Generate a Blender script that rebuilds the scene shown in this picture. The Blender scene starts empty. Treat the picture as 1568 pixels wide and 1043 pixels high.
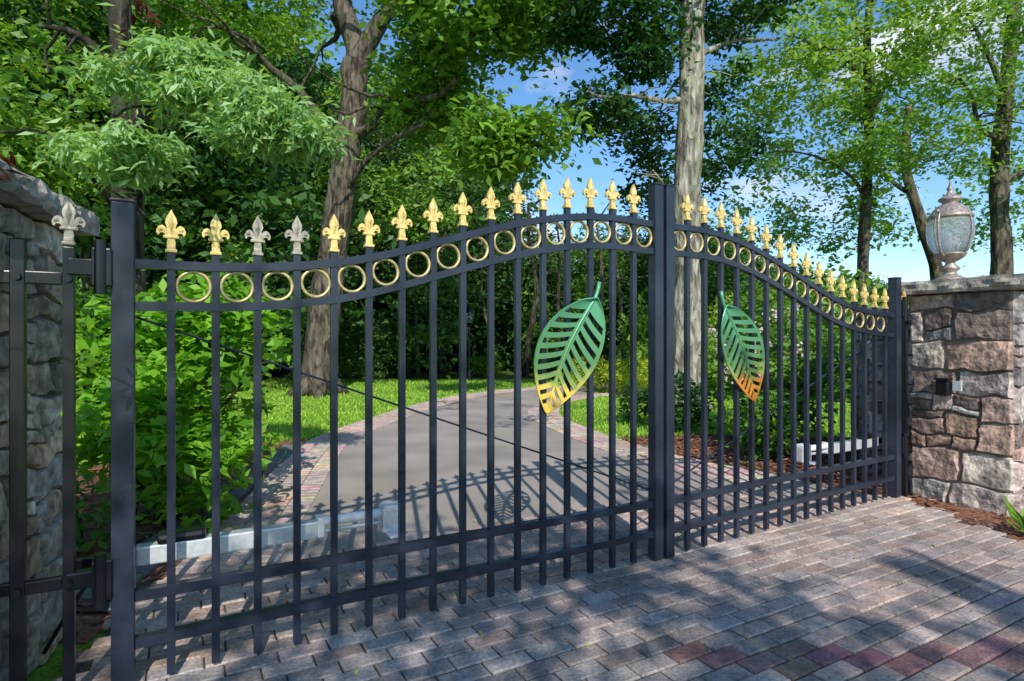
import bpy, math, random
import numpy as np
from mathutils import Vector, Matrix, noise
random.seed(7)
sc=bpy.context.scene
F=900.0
def W(u,v,Y):
    return np.array([(u-784)/F*Y, Y, 1.5-(v-521)/F*Y])

# ---------------------------------------------------------------- node helpers
def newmat(name):
    m=bpy.data.materials.new(name); m.use_nodes=True
    nt=m.node_tree; nt.nodes.clear()
    out=nt.nodes.new('ShaderNodeOutputMaterial')
    return m,nt,out
def N(nt,t,**k):
    n=nt.nodes.new(t)
    for a,b in k.items():
        if a in n.inputs.keys(): n.inputs[a].default_value=b
        else: setattr(n,a,b)
    return n
def ramp(nt,src,stops):
    r=nt.nodes.new('ShaderNodeValToRGB')
    e=r.color_ramp.elements
    while len(e)<len(stops): e.new(0.5)
    for i,(p,c) in enumerate(stops):
        e[i].position=p; e[i].color=(*c,1) if len(c)==3 else c
    nt.links.new(src,r.inputs[0]); return r
def tex(nt,kind,scale,detail=4,coord='Object',stretch=None,**k):
    tc=nt.nodes.new('ShaderNodeTexCoord'); s=tc.outputs[coord]
    if stretch:
        mp=nt.nodes.new('ShaderNodeMapping'); mp.inputs['Scale'].default_value=stretch
        nt.links.new(s,mp.inputs['Vector']); s=mp.outputs[0]
    t=nt.nodes.new(kind); t.inputs['Scale'].default_value=scale
    if 'Detail' in t.inputs.keys(): t.inputs['Detail'].default_value=detail
    for a,b in k.items(): setattr(t,a,b)
    nt.links.new(s,t.inputs['Vector']); return t
def mixc(nt,a,b,fac,mode='MIX'):
    m=nt.nodes.new('ShaderNodeMix'); m.data_type='RGBA'; m.blend_type=mode
    for src,idx in ((a,6),(b,7)):
        if hasattr(src,'links'): nt.links.new(src,m.inputs[idx])
        else: m.inputs[idx].default_value=(*src,1)
    if hasattr(fac,'links'): nt.links.new(fac,m.inputs[0])
    else: m.inputs[0].default_value=fac
    return m.outputs[2]
def bump(nt,h,strength,dist=0.01):
    b=nt.nodes.new('ShaderNodeBump'); b.inputs['Strength'].default_value=strength
    b.inputs['Distance'].default_value=dist
    nt.links.new(h,b.inputs['Height']); return b.outputs[0]
def princ(nt,out,color,rough=.6,metal=0,normal=None,spec=.5,**k):
    p=nt.nodes.new('ShaderNodeBsdfPrincipled')
    if hasattr(color,'links'): nt.links.new(color,p.inputs['Base Color'])
    else: p.inputs['Base Color'].default_value=(*color,1)
    if hasattr(rough,'links'): nt.links.new(rough,p.inputs['Roughness'])
    else: p.inputs['Roughness'].default_value=rough
    p.inputs['Metallic'].default_value=metal
    p.inputs['Specular IOR Level'].default_value=spec
    for a,b in k.items(): p.inputs[a].default_value=b
    if normal: nt.links.new(normal,p.inputs['Normal'])
    nt.links.new(p.outputs[0],out.inputs[0]); return p

# ---------------------------------------------------------------- materials
def m_leaf(name,dark,light,trans=.3,tcol=None,rough=.5):
    m,nt,out=newmat(name)
    at=N(nt,'ShaderNodeAttribute'); at.attribute_name='rnd'
    r=ramp(nt,at.outputs['Fac'],[(0,dark),(1,light)])
    oi=N(nt,'ShaderNodeObjectInfo')
    hs=N(nt,'ShaderNodeHueSaturation')
    mr=N(nt,'ShaderNodeMapRange'); mr.inputs['To Min'].default_value=.75; mr.inputs['To Max'].default_value=1.35
    mh=N(nt,'ShaderNodeMapRange'); mh.inputs['To Min'].default_value=.515; mh.inputs['To Max'].default_value=.48
    nt.links.new(oi.outputs['Random'],mr.inputs[0]); nt.links.new(mr.outputs[0],hs.inputs['Value'])
    nt.links.new(oi.outputs['Random'],mh.inputs[0]); nt.links.new(mh.outputs[0],hs.inputs['Hue'])
    nt.links.new(r.outputs[0],hs.inputs['Color'])
    p=N(nt,'ShaderNodeBsdfPrincipled'); nt.links.new(hs.outputs[0],p.inputs['Base Color'])
    p.inputs['Roughness'].default_value=rough; p.inputs['Specular IOR Level'].default_value=.35
    t=N(nt,'ShaderNodeBsdfTranslucent')
    tc=mixc(nt,hs.outputs[0],(1.6,1.5,.5),1.0,'MULTIPLY')
    nt.links.new(tc,t.inputs[0])
    mx=N(nt,'ShaderNodeMixShader'); mx.inputs[0].default_value=trans
    nt.links.new(p.outputs[0],mx.inputs[1]); nt.links.new(t.outputs[0],mx.inputs[2])
    nt.links.new(mx.outputs[0],out.inputs[0]); return m
M_leaf=m_leaf('leaf_green',(.04,.125,.018),(.19,.39,.05),.35)
M_leafd=m_leaf('leaf_deep',(.026,.08,.026),(.095,.22,.048))
M_leafl=m_leaf('leaf_light',(.12,.25,.035),(.34,.53,.11),.42)
M_leaff=m_leaf('leaf_feathery',(.22,.42,.15),(.50,.72,.36),.4)
M_leafb=m_leaf('leaf_bush',(.08,.24,.015),(.36,.66,.05),.42)
M_leafy=m_leaf('leaf_yellow',(.22,.34,.02),(.5,.58,.06),.3)
M_leafr=m_leaf('leaf_red',(.06,.008,.008),(.16,.03,.02),.3)
M_grassb=m_leaf('grass_blade',(.15,.32,.03),(.36,.60,.08),.35)
M_flower=m_leaf('flower_pale',(.5,.4,.42),(.8,.75,.75),.3)

def m_bark(name,c1,c2,c3,st=(1,1,.22),sc_=11):
    m,nt,out=newmat(name)
    n=tex(nt,'ShaderNodeTexNoise',sc_,10,stretch=st)
    n2=tex(nt,'ShaderNodeTexNoise',2.2,8)
    n3=tex(nt,'ShaderNodeTexNoise',sc_*.6,12,stretch=(1,1,.35)); n3.inputs['Distortion'].default_value=.8
    r=ramp(nt,n.outputs[0],[(.38,c1),(.6,c2)])
    r2=ramp(nt,n2.outputs[0],[(.47,(0,0,0)),(.58,(.75,.75,.75))])
    c=mixc(nt,r.outputs[0],c3,r2.outputs[0])
    rv=ramp(nt,n3.outputs[0],[(.38,(.45,.45,.45)),(.54,(1,1,1))])
    c=mixc(nt,c,rv.outputs[0],1,'MULTIPLY')
    h=mixc(nt,n.outputs[0],rv.outputs[0],.5)
    princ(nt,out,c,.9,normal=bump(nt,h,1.0,.10),spec=.15); return m
M_bark=m_bark('bark_brown',(.045,.037,.03),(.17,.14,.11),(.13,.12,.08))
M_barkp=m_bark('bark_pale',(.17,.155,.13),(.46,.43,.36),(.27,.27,.18))
M_barkd=m_bark('bark_dark',(.02,.016,.012),(.10,.085,.065),(.07,.07,.04))

m,nt,out=newmat('gate_paint')
n=tex(nt,'ShaderNodeTexNoise',25,4); n2=tex(nt,'ShaderNodeTexNoise',3,4)
r=ramp(nt,n2.outputs[0],[(.3,(.011,.015,.027)),(.7,(.026,.034,.057))])
rr=ramp(nt,n.outputs[0],[(.3,(.24,)*3),(.7,(.40,)*3)])
princ(nt,out,r.outputs[0],rr.outputs[0],normal=bump(nt,n.outputs[0],.15,.003)); M_gate=m
m,nt,out=newmat('black_iron')
n=tex(nt,'ShaderNodeTexNoise',30,4)
princ(nt,out,(.008,.008,.011),.3,normal=bump(nt,n.outputs[0],.15,.003)); M_black=m
def m_metal(name,c1,c2,rough,metal):
    m,nt,out=newmat(name); n=tex(nt,'ShaderNodeTexNoise',40,5)
    r=ramp(nt,n.outputs[0],[(.35,c1),(.65,c2)])
    princ(nt,out,r.outputs[0],rough,metal,normal=bump(nt,n.outputs[0],.2,.004)); return m
M_gold=m_metal('gold_paint',(.62,.44,.13),(.86,.67,.27),.42,.25)
M_ringgold=m_metal('ring_gold',(.40,.32,.14),(.66,.54,.26),.4,.4)
M_dull=m_metal('dull_brass',(.24,.22,.18),(.44,.40,.32),.5,.4)  # greyer, darker tone than the gold finials
M_alu=m_metal('aluminium',(.60,.64,.68),(.74,.77,.8),.35,.4)
M_white=m_metal('white_enamel',(.72,.74,.76),(.8,.82,.84),.35,0)
M_bronze=m_metal('weathered_bronze',(.22,.18,.16),(.46,.38,.34),.5,.4)
def m_leafmetal(name,tip):
    m,nt,out=newmat(name)
    tc=N(nt,'ShaderNodeTexCoord'); sx=N(nt,'ShaderNodeSeparateXYZ'); nt.links.new(tc.outputs['Object'],sx.inputs[0])
    n=tex(nt,'ShaderNodeTexNoise',14,4)
    ad=N(nt,'ShaderNodeMath',operation='MULTIPLY_ADD'); nt.links.new(n.outputs[0],ad.inputs[0]); ad.inputs[1].default_value=.22
    nt.links.new(sx.outputs[2],ad.inputs[2])
    mr=N(nt,'ShaderNodeMapRange'); mr.inputs[1].default_value=1.1; mr.inputs[2].default_value=1.9
    nt.links.new(ad.outputs[0],mr.inputs[0])
    r=ramp(nt,mr.outputs[0],[(0,tip),(.26,tip),(.34,(.28,.36,.09)),(.45,(.10,.24,.09)),(1,(.09,.33,.19))])
    princ(nt,out,r.outputs[0],.4,.15,normal=bump(nt,n.outputs[0],.1,.003)); return m
M_lm1=m_leafmetal('leaf_enamel',(.85,.58,.09)); M_lm2=m_leafmetal('leaf_enamel_orange',(.75,.27,.04))

def m_col(name,rough,bs,bstr,bd,var=.35,spec=.3,coord='Object'):
    m,nt,out=newmat(name)
    at=N(nt,'ShaderNodeAttribute'); at.attribute_name='Col'
    n=tex(nt,'ShaderNodeTexNoise',bs,8); n2=tex(nt,'ShaderNodeTexNoise',bs*.2,5)
    r=ramp(nt,n.outputs[0],[(.3,(1-var,)*3),(.7,(1+var*.5,)*3)])
    r2=ramp(nt,n2.outputs[0],[(.3,(1-var*.8,)*3),(.7,(1+var*.4,1+var*.35,1+var*.3))])
    c=mixc(nt,at.outputs['Color'],r.outputs[0],1,'MULTIPLY'); c=mixc(nt,c,r2.outputs[0],1,'MULTIPLY')
    n3=tex(nt,'ShaderNodeTexNoise',.9,5); r3=ramp(nt,n3.outputs[0],[(.35,(.78,.78,.8)),(.65,(1.12,1.1,1.08))]); c=mixc(nt,c,r3.outputs[0],1,'MULTIPLY')
    princ(nt,out,c,rough,normal=bump(nt,n.outputs[0],bstr,bd),spec=spec); return m
M_paver=m_col('paver_concrete',.75,60,.5,.007,.4)
M_stone=m_col('field_stone',.85,18,1.0,.03,.6)
M_slab=m_col('cap_stone',.85,15,1.0,.03,.5)
m,nt,out=newmat('mortar'); n=tex(nt,'ShaderNodeTexNoise',60,5)
princ(nt,out,(.17,.15,.125),.95,normal=bump(nt,n.outputs[0],.5,.01)); M_mortar=m
m,nt,out=newmat('asphalt')
n=tex(nt,'ShaderNodeTexNoise',1.1,8); n2=tex(nt,'ShaderNodeTexVoronoi',110); n3=tex(nt,'ShaderNodeTexNoise',110,3)
r=ramp(nt,n.outputs[0],[(.3,(.27,.24,.215)),(.7,(.42,.375,.34))])
r3=ramp(nt,n3.outputs[0],[(.35,(.55,.55,.55)),(.7,(1.45,1.42,1.38))])
c=mixc(nt,r.outputs[0],r3.outputs[0],1,'MULTIPLY')
princ(nt,out,c,.85,normal=bump(nt,n2.outputs[0],.3,.004),spec=.3); M_asph=m
m,nt,out=newmat('sand_joint'); n=tex(nt,'ShaderNodeTexNoise',80,5)
r=ramp(nt,n.outputs[0],[(.3,(.03,.026,.022)),(.7,(.09,.08,.065))])
princ(nt,out,r.outputs[0],.95,normal=bump(nt,n.outputs[0],.5,.01)); M_sand=m
m,nt,out=newmat('lawn')
n=tex(nt,'ShaderNodeTexNoise',.6,6); n2=tex(nt,'ShaderNodeTexNoise',45,6)
r=ramp(nt,n.outputs[0],[(.3,(.13,.26,.03)),(.7,(.21,.38,.055))])
r2=ramp(nt,n2.outputs[0],[(.3,(.6,.6,.6)),(.7,(1.4,1.35,1.2))])
c=mixc(nt,r.outputs[0],r2.outputs[0],1,'MULTIPLY')
princ(nt,out,c,.9,normal=bump(nt,n2.outputs[0],.5,.02),spec=.1); M_lawn=m
m,nt,out=newmat('mulch')
v=tex(nt,'ShaderNodeTexVoronoi',38,stretch=(1,2,1)); n2=tex(nt,'ShaderNodeTexNoise',30,6)
r=ramp(nt,v.outputs['Color'],[(.2,(.05,.022,.015)),(.5,(.16,.062,.038)),(.9,(.3,.14,.09))])
princ(nt,out,r.outputs[0],.95,normal=bump(nt,n2.outputs[0],1,.04),spec=.1); M_mulch=m
M_chip=m_col('mulch_chip',.9,50,.4,.005)
m,nt,out=newmat('woodland_floor')
n=tex(nt,'ShaderNodeTexNoise',2,8); r=ramp(nt,n.outputs[0],[(.35,(.06,.045,.02)),(.65,(.07,.15,.025))])
princ(nt,out,r.outputs[0],.95,normal=bump(nt,n.outputs[0],1,.1),spec=.1); M_wood=m
m,nt,out=newmat('crackle_glass')
v=tex(nt,'ShaderNodeTexVoronoi',28); 
princ(nt,out,(.93,.96,1),.06,normal=bump(nt,v.outputs[0],.7,.02),**{'Transmission Weight':.85}); M_glass=m

# ---------------------------------------------------------------- mesh helpers
def link(o,parent=None):
    sc.collection.objects.link(o)
    if parent: o.parent=parent
    return o
def empty(name,loc=(0,0,0),rot=0,scale=1):
    e=bpy.data.objects.new(name,None); e.location=loc; e.rotation_euler=(0,0,rot); e.scale=(scale,)*3
    e.empty_display_size=.3
    sc.collection.objects.link(e); return e
class B:
    def __init__(s): s.v=[];s.f=[];s.c=[]
    def add(s,vs,fs,col=(1,1,1)):
        o=len(s.v); s.v+= [tuple(x) for x in vs]; s.c+=[(*col,1)]*len(vs)
        s.f+=[tuple(i+o for i in f) for f in fs]
    def box(s,c,size,rot=None,col=(1,1,1),bev=0):
        x,y,z=[k/2 for k in size]
        if bev<=0:
            vs=[Vector((a*x,b*y,d*z)) for a in(-1,1) for b in(-1,1) for d in(-1,1)]
            fs=[(0,1,3,2),(4,6,7,5),(0,4,5,1),(2,3,7,6),(0,2,6,4),(1,5,7,3)]
        else:
            import bmesh
            bm=bmesh.new(); bmesh.ops.create_cube(bm,size=1,matrix=Matrix.Diagonal((2*x,2*y,2*z,1)))
            bmesh.ops.bevel(bm,geom=bm.edges[:],offset=bev,segments=2,affect='EDGES',profile=.6)
            vs=[v.co.copy() for v in bm.verts]; bm.verts.index_update()
            fs=[[v.index for v in f.verts] for f in bm.faces]; bm.free()
        if rot is not None: vs=[rot@v for v in vs]
        c=Vector(c); s.add([v+c for v in vs],fs,col)
    def tube(s,pts,rad,seg=8,rough=0,cap=True,col=(1,1,1)):
        pts=[Vector(p) for p in pts]; n=len(pts)
        if not hasattr(rad,'__len__'): rad=[rad]*n
        vs=[];ref=Vector((1,0,.01)) 
        for i,p in enumerate(pts):
            d=(pts[min(i+1,n-1)]-pts[max(i-1,0)]).normalized()
            if abs(d.dot(ref))>.95: ref=Vector((0,1,.1))
            a=d.cross(ref).normalized(); b=d.cross(a).normalized()
            for k in range(seg):
                t=2*math.pi*k/seg
                r=rad[i]*(1+ (rough*(noise.noise(Vector((math.cos(t)*1.7,math.sin(t)*1.7,i*.35+p.x)))) if rough else 0))
                vs.append(p+a*math.cos(t)*r+b*math.sin(t)*r)
        fs=[(i*seg+k,i*seg+(k+1)%seg,(i+1)*seg+(k+1)%seg,(i+1)*seg+k) for i in range(n-1) for k in range(seg)]
        if cap: fs+=[tuple(range(seg-1,-1,-1)),tuple((n-1)*seg+k for k in range(seg))]
        s.add(vs,fs,col)
    def lathe(s,prof,c,seg=24,sx=1):
        vs=[];c=Vector(c)
        for r,z in prof:
            for k in range(seg):
                t=2*math.pi*k/seg; vs.append(c+Vector((r*math.cos(t),r*math.sin(t),z)))
        n=len(prof)
        fs=[(i*seg+k,i*seg+(k+1)%seg,(i+1)*seg+(k+1)%seg,(i+1)*seg+k) for i in range(n-1) for k in range(seg)]
        fs+=[tuple(range(seg-1,-1,-1)),tuple((n-1)*seg+k for k in range(seg))]
        s.add(vs,fs)
    def mesh(s,name,mat,smooth=False):
        me=bpy.data.meshes.new(name); me.from_pydata(s.v,[],s.f)
        a=me.color_attributes.new('Col','FLOAT_COLOR','POINT')
        a.data.foreach_set('color',np.array(s.c,dtype=np.float32).ravel())
        me.materials.append(mat)
        if smooth: me.polygons.foreach_set('use_smooth',[True]*len(me.polygons))
        me.update(); return me
    def obj(s,name,mat,parent=None,smooth=False):
        return link(bpy.data.objects.new(name,s.mesh(name,mat,smooth)),parent)

rng=np.random.default_rng(11)
def unit(a): return a/np.maximum(np.linalg.norm(a,axis=1,keepdims=True),1e-6)
def leafmesh(name,P,rnd,size,mat,aspect=.55,up=.8,droop=.2,spread=None):
    P=np.asarray(P); n=len(P)
    d=rng.normal(size=(n,3)); d[:,2]=d[:,2]*.5-droop; 
    if spread is not None: d=d*.6+spread
    d=unit(d)
    nn=rng.normal(size=(n,3)); nn[:,2]+=up*2*np.sign(rng.random(n)); nn[:,1]-=.5
    b=unit(np.cross(nn,d)); nn=unit(np.cross(d,b))
    l=(size*(.6+.8*rng.random(n)))[:,None]; w=l*aspect*.5
    V=np.empty((n,4,3)); V[:,0]=P; V[:,1]=P+d*l*.45+b*w+nn*l*.08; V[:,2]=P+d*l-nn*l*.05; V[:,3]=P+d*l*.45-b*w+nn*l*.08
    me=bpy.data.meshes.new(name)
    me.vertices.add(n*4); me.vertices.foreach_set('co',V.astype(np.float32).ravel())
    me.loops.add(n*4); me.loops.foreach_set('vertex_index',np.arange(n*4,dtype=np.int32))
    me.polygons.add(n); me.polygons.foreach_set('loop_start',np.arange(0,n*4,4,dtype=np.int32))
    try: me.polygons.foreach_set('loop_total',np.full(n,4,dtype=np.int32))
    except Exception: pass
    a=me.attributes.new('rnd','FLOAT','POINT'); a.data.foreach_set('value',np.repeat(np.clip(rnd,0,1),4).astype(np.float32))
    me.materials.append(mat); me.update(); me.validate(); return me
def lobes(L,per,cr,flat=.5,shell=.45):
    """L: list of (cx,cy,cz,rx,ry,rz,n)"""
    Ps=[];R=[]
    for (cx,cy,cz,rx,ry,rz,n) in L:
        d=unit(rng.normal(size=(n,3)))
        rad=(shell+(1-shell)*rng.random(n)**.6)*(.8+.4*rng.random(n))
        C=np.array([cx,cy,cz])+d*rad[:,None]*np.array([rx,ry,rz])
        for c in C:
            k=int(per*(.5+rng.random()))
            q=rng.normal(size=(k,3))*np.array([1,1,flat])*cr*(.6+.7*rng.random())*.6
            tilt=rng.normal()*.3; q[:,2]-=.25*np.abs(q[:,0]) + tilt*q[:,1]
            Ps.append(c+q); R.append(.55*rng.random()+.45*rng.random(k))
    return np.concatenate(Ps),np.concatenate(R)
def curve(p0,p1,n=8,sag=0,wob=.15):
    p0=np.array(p0,float);p1=np.array(p1,float); L=np.linalg.norm(p1-p0); out=[]
    o=rng.normal(size=3)*wob*L*.3; o2=rng.normal(size=3)*wob*L*.12
    for i in range(n):
        t=i/(n-1); out.append(p0+(p1-p0)*t+o*math.sin(math.pi*t)+o2*math.sin(3*math.pi*t)+np.array([0,0,sag*L*math.sin(math.pi*t)]))
    return out
def catmull(P,per=8):
    P=[np.array(p,float) for p in P]; P=[2*P[0]-P[1]]+P+[2*P[-1]-P[-2]]; out=[]
    for i in range(1,len(P)-2):
        for k in range(per):
            t=k/per; a,b,c,d=P[i-1:i+3]
            out.append(.5*((2*b)+(-a+c)*t+(2*a-5*b+4*c-d)*t*t+(-a+3*b-3*c+d)*t**3))
    out.append(P[-2]); return out
def inpoly(X,Y,poly):
    r=np.zeros(len(X),bool); n=len(poly); j=n-1
    for i in range(n):
        xi,yi=poly[i][0],poly[i][1]; xj,yj=poly[j][0],poly[j][1]
        c=((yi>Y)!=(yj>Y))&(X<(xj-xi)*(Y-yi)/(yj-yi+1e-12)+xi); r^=c; j=i
    return r
def sheet(name,poly,z,mat):
    from mathutils.geometry import tessellate_polygon
    vs=[Vector((p[0],p[1],z)) for p in poly]; t=tessellate_polygon([vs])
    me=bpy.data.meshes.new(name)
    fs=[]
    for f in t:
        a,b,c=[vs[i] for i in f]
        fs.append(f if (b-a).cross(c-a).z>0 else f[::-1])
    me.from_pydata(vs,[],fs); me.materials.append(mat); me.update()
    return link(bpy.data.objects.new(name,me))

# ---------------------------------------------------------------- ground
sheet('ground',[(-400,-400),(400,-400),(400,600),(-400,600)],0,M_lawn)
Lc=catmull([(-2.05,3.0),(-2.5,5.5),(-2.95,8),(-2.97,9.4),(-2.7,11.3),(-2.37,13),(-1.6,15.5),(-.45,17.5),(1.4,19.2),(4,20.5),(8,21.5),(14,22)])
Rc=catmull([(3.62,5.35),(2.95,6.4),(2.35,7.2),(1.9,8.0),(1.35,9.7),(.98,11.5),(1.1,13),(1.6,14.5),(2.7,15.8),(5,17),(8,17.8),(14,18.3)])
drive=[tuple(p) for p in Lc]+[tuple(p) for p in Rc[::-1]]
sheet('asphalt_driveway',drive,.018,M_asph)
ga=np.array([.874,.486]); gn=np.array([-.486,.874]); g0=np.array([-1.49,2.57])
def gd(x,y): return (x-g0[0])*gn[0]+(y-g0[1])*gn[1]
apron=[(-2.2,-4),(-1.85,2.1),(-2.1,3.2),tuple(g0+ga*-.9+gn*1.25),tuple(g0+ga*4.3+gn*1.25),(3.62,5.6),(3.72,4.4),(4.6,-4)]
sheet('joint_sand',apron,.024,M_sand)
def paver(b,cx,cy,ux,uy,l,w,zt,col,g=.004,bv=.007):
    vx,vy=-uy,ux; l=l/2-g;w=w/2-g
    def P(a,c,z): return (cx+ux*a+vx*c,cy+uy*a+vy*c,z)
    S=[(-1,-1),(1,-1),(1,1),(-1,1)]
    vs=[P(a*l,c*w,.01) for a,c in S]+[P(a*l,c*w,zt-.006) for a,c in S]
    j=[random.uniform(-.0022,.0022) for _ in range(4)]
    vs+=[P(a*(l-bv),c*(w-bv),zt+j[i]) for i,(a,c) in enumerate(S)]
    fs=[(i,(i+1)%4,4+(i+1)%4,4+i) for i in range(4)]+[(4+i,4+(i+1)%4,8+(i+1)%4,8+i) for i in range(4)]+[(8,9,10,11)]
    b.add(vs,fs,col)
def pcol(red):
    base=random.choice([(.36,.33,.315),(.42,.39,.37),(.30,.275,.27),(.42,.36,.33),(.38,.31,.28),(.36,.34,.335)])
    rd=random.choice([(.52,.37,.31),(.58,.43,.36),(.50,.40,.36)])
    k=min(1,max(0,red+random.uniform(-.25,.25))); v=random.uniform(.72,1.2)
    return tuple((a*(1-k)+c*k)*v for a,c in zip(base,rd))
b=B()
pl,pw=.225,.112
for r_ in range(-62,12):
    dd=r_*pw+.06
    off=random.uniform(-.02,.02)
    for c_ in range(-14,32):
        tt=c_*pl+(r_%2)*pl/2+off
        x,y=g0+ga*tt+gn*dd
        if x<-2.2 or y<-1.2: continue
        if not inpoly(np.array([x]),np.array([y]),apron)[0]: continue
        red=.08
        col=None
        if abs(y-2.72-.05*(x-1.6)**2)<.10 and x>.8: col=tuple(k*random.uniform(.85,1.15) for k in (.27,.16,.155))
        if -1.9<dd<1.3 and x>1.0: red=.25+.3*min(1,(x-1)/1.5)
        if dd>.1: red=.65
        j=random.uniform(-.012,.012)
        paver(b,x,y,ga[0]-ga[1]*j,ga[1]+ga[0]*j,pl,pw,.034+random.uniform(-.0028,.0028),col or pcol(red))
b.obj('paver_apron',M_paver)
b=B()
def border(C,side,start):
    P=np.array(C); seg=np.linalg.norm(np.diff(P,axis=0),axis=1); s=np.concatenate([[0],np.cumsum(seg)])
    d=start
    while d<s[-1]-.2:
        x=np.interp(d,s,P[:,0]); y=np.interp(d,s,P[:,1]); x2=np.interp(d+.05,s,P[:,0]); y2=np.interp(d+.05,s,P[:,1])
        u=np.array([x2-x,y2-y]); u/=np.linalg.norm(u); n=np.array([u[1],-u[0]])*side
        for k in range(3):
            q=np.array([x,y])+n*(.115+k*.215)
            if gd(*q)<1.2: continue
            paver(b,q[0],q[1],n[0],n[1],.213,.108,.033,tuple(c*random.uniform(.85,1.2) for c in random.choice([(.60,.44,.37),(.64,.50,.43),(.56,.46,.41)])))
        d+=.108
border(Lc,1,0.0); border(Rc,-1,.2)
b.obj('brick_border',M_paver)
b=B()
for i in range(14):
    t=i/13; x=-2.42-.62*t; y=3.5+4.6*t
    paver(b,x,y,-.13,.99,.35,.28,.045,tuple(c*random.uniform(.85,1.15) for c in(.2,.2,.19)))
b.obj('stone_edging',M_paver)
mul1=[(-2.1,2.9)]+[(p[0]-.02,p[1]) for p in Lc[2:22]]+[(-4.2,8.2),(-6,5.5),(-5.5,3.2),(-3,3)]
mul2=[(p[0]+.03,p[1]) for p in Rc[1:30]]+[(3.2,9.3),(5.2,9.0),(6.5,7.0),(5.0,5.8),(3.75,5.62)]
mul3=[(3.66,5.6),(3.75,4.35),(4.35,0),(7,0),(7,6.3),(4.3,5.8)]
sheet('mulch_bed',mul1,.007,M_mulch); sheet('mulch_bed',mul2,.009,M_mulch); sheet('mulch_bed',mul3,.011,M_mulch)
sheet('woodland_ground',[(-60,22.5),(1,23),(8,25),(60,24),(60,80),(-60,80)],.006,M_wood)
b=B()
for poly,n in((mul1,2200),(mul2,3500),(mul3,3000)):
    A=np.array(poly)
    X=rng.uniform(A[:,0].min(),A[:,0].max(),n*2); Y=rng.uniform(A[:,1].min(),A[:,1].max(),n*2)
    ok=inpoly(X,Y,poly)
    for x,y in zip(X[ok][:n],Y[ok][:n]):
        a=random.uniform(0,6.28); l=random.uniform(.02,.055); w=random.uniform(.006,.016); z=.018+random.uniform(0,.02); e=random.uniform(-.02,.02)
        ux,uy=math.cos(a)*l,math.sin(a)*l; vx,vy=-math.sin(a)*w,math.cos(a)*w
        b.add([(x-ux-vx,y-uy-vy,z),(x+ux-vx,y+uy-vy,z+e),(x+ux+vx,y+uy+vy,z+e+.006),(x-ux+vx,y-uy+vy,z+.006)],[(0,1,2,3)],random.choice([(.22,.09,.055),(.3,.14,.09),(.12,.055,.036),(.35,.22,.15)]))
b.obj('mulch_chips',M_chip)
X=rng.uniform(-1.8,3.6,300);Y=rng.uniform(.9,5.2,300)
P=np.stack([X,Y,np.full(300,.039)],1)
link(bpy.data.objects.new('leaf_litter',leafmesh('leaf_litter',P,rng.random(300),.022,M_leafy,.5,3,0)))
n=90000
Y=6+16*rng.random(n)**1.1; X=rng.uniform(-1,1,n)*(2+Y*.7)
bad=inpoly(X,Y,drive)|inpoly(X,Y,mul1)|inpoly(X,Y,mul2)|inpoly(X,Y,apron)
X=X[~bad];Y=Y[~bad]
G=np.stack([X,Y,np.full(len(X),0.0)],1)
sp=np.zeros((len(X),3)); sp[:,2]=1.2
link(bpy.data.objects.new('lawn_grass',leafmesh('lawn_grass',G,rng.random(len(X)),.07,M_grassb,.3,0,0,sp)))

# ---------------------------------------------------------------- gates
TIP=[2.074,2.075,2.085,2.102,2.128,2.165,2.213,2.268,2.322,2.374,2.424,2.465,2.497,2.518,2.526,2.522]
S_=.1741; LEN=15*S_
def tipz(x):
    return float(np.interp(x/S_,[-2,-1]+list(range(16))+[17],[2.072,2.072]+TIP+[2.512]))
FLEUR=[(.011,.052),(.017,.078),(.013,.098),(.030,.101),(.030,.111),(.022,.114),(.031,.124),(.043,.122),(.047,.112),(.054,.117),(.056,.132),(.048,.149),(.035,.156),(.024,.150),(.017,.138),(.018,.152),(.023,.168),(.020,.185),(.010,.205),(0,.226)]
def fleur(b,x,y,z):
    pts=FLEUR+[(-p[0],p[1]) for p in FLEUR[-2::-1]]
    n=len(pts); th=.009
    vs=[(x+p[0],y-th,z+p[1]) for p in pts]+[(x+p[0],y+th,z+p[1]) for p in pts]
    fs=[tuple(range(n)),tuple(range(2*n-1,n-1,-1))]+[(i,n+i,n+(i+1)%n,(i+1)%n) for i in range(n)]
    b.add(vs,fs)
    b.add([(x-.012,y-th-.001,z+.165),(x,y-th-.001,z+.118),(x+.012,y-th-.001,z+.165),(x,y-th-.001,z+.21),(x,y-th-.010,z+.165)],[(0,1,4),(1,2,4),(2,3,4),(3,0,4)])
    for s in (-1,1):
        b.add([(x+s*.030,y-th-.001,z+.132),(x+s*.045,y-th-.001,z+.126),(x+s*.050,y-th-.001,z+.138),(x+s*.036,y-th-.001,z+.148),(x+s*.040,y-th-.007,z+.137)],[(0,1,4),(1,2,4),(2,3,4),(3,0,4)])
    b.box((x,y,z+.044),(.046,.046,.014),bev=.003); b.box((x,y,z+.105),(.05,.026,.012),bev=.003); b.box((x,y,z+.06),(.034,.034,.018),bev=.003)
def ring(b,x,y,z,R=.066,r=.0085,seg=28,m=8):
    vs=[];
    for i in range(seg):
        t=2*math.pi*i/seg
        for j in range(m):
            p=2*math.pi*j/m; rr=R+r*math.cos(p)
            vs.append((x+rr*math.cos(t),y+r*1.4*math.sin(p),z+rr*math.sin(t)))
    b.add(vs,[(i*m+j,((i+1)%seg)*m+j,((i+1)%seg)*m+(j+1)%m,i*m+(j+1)%m) for i in range(seg) for j in range(m)])
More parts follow.
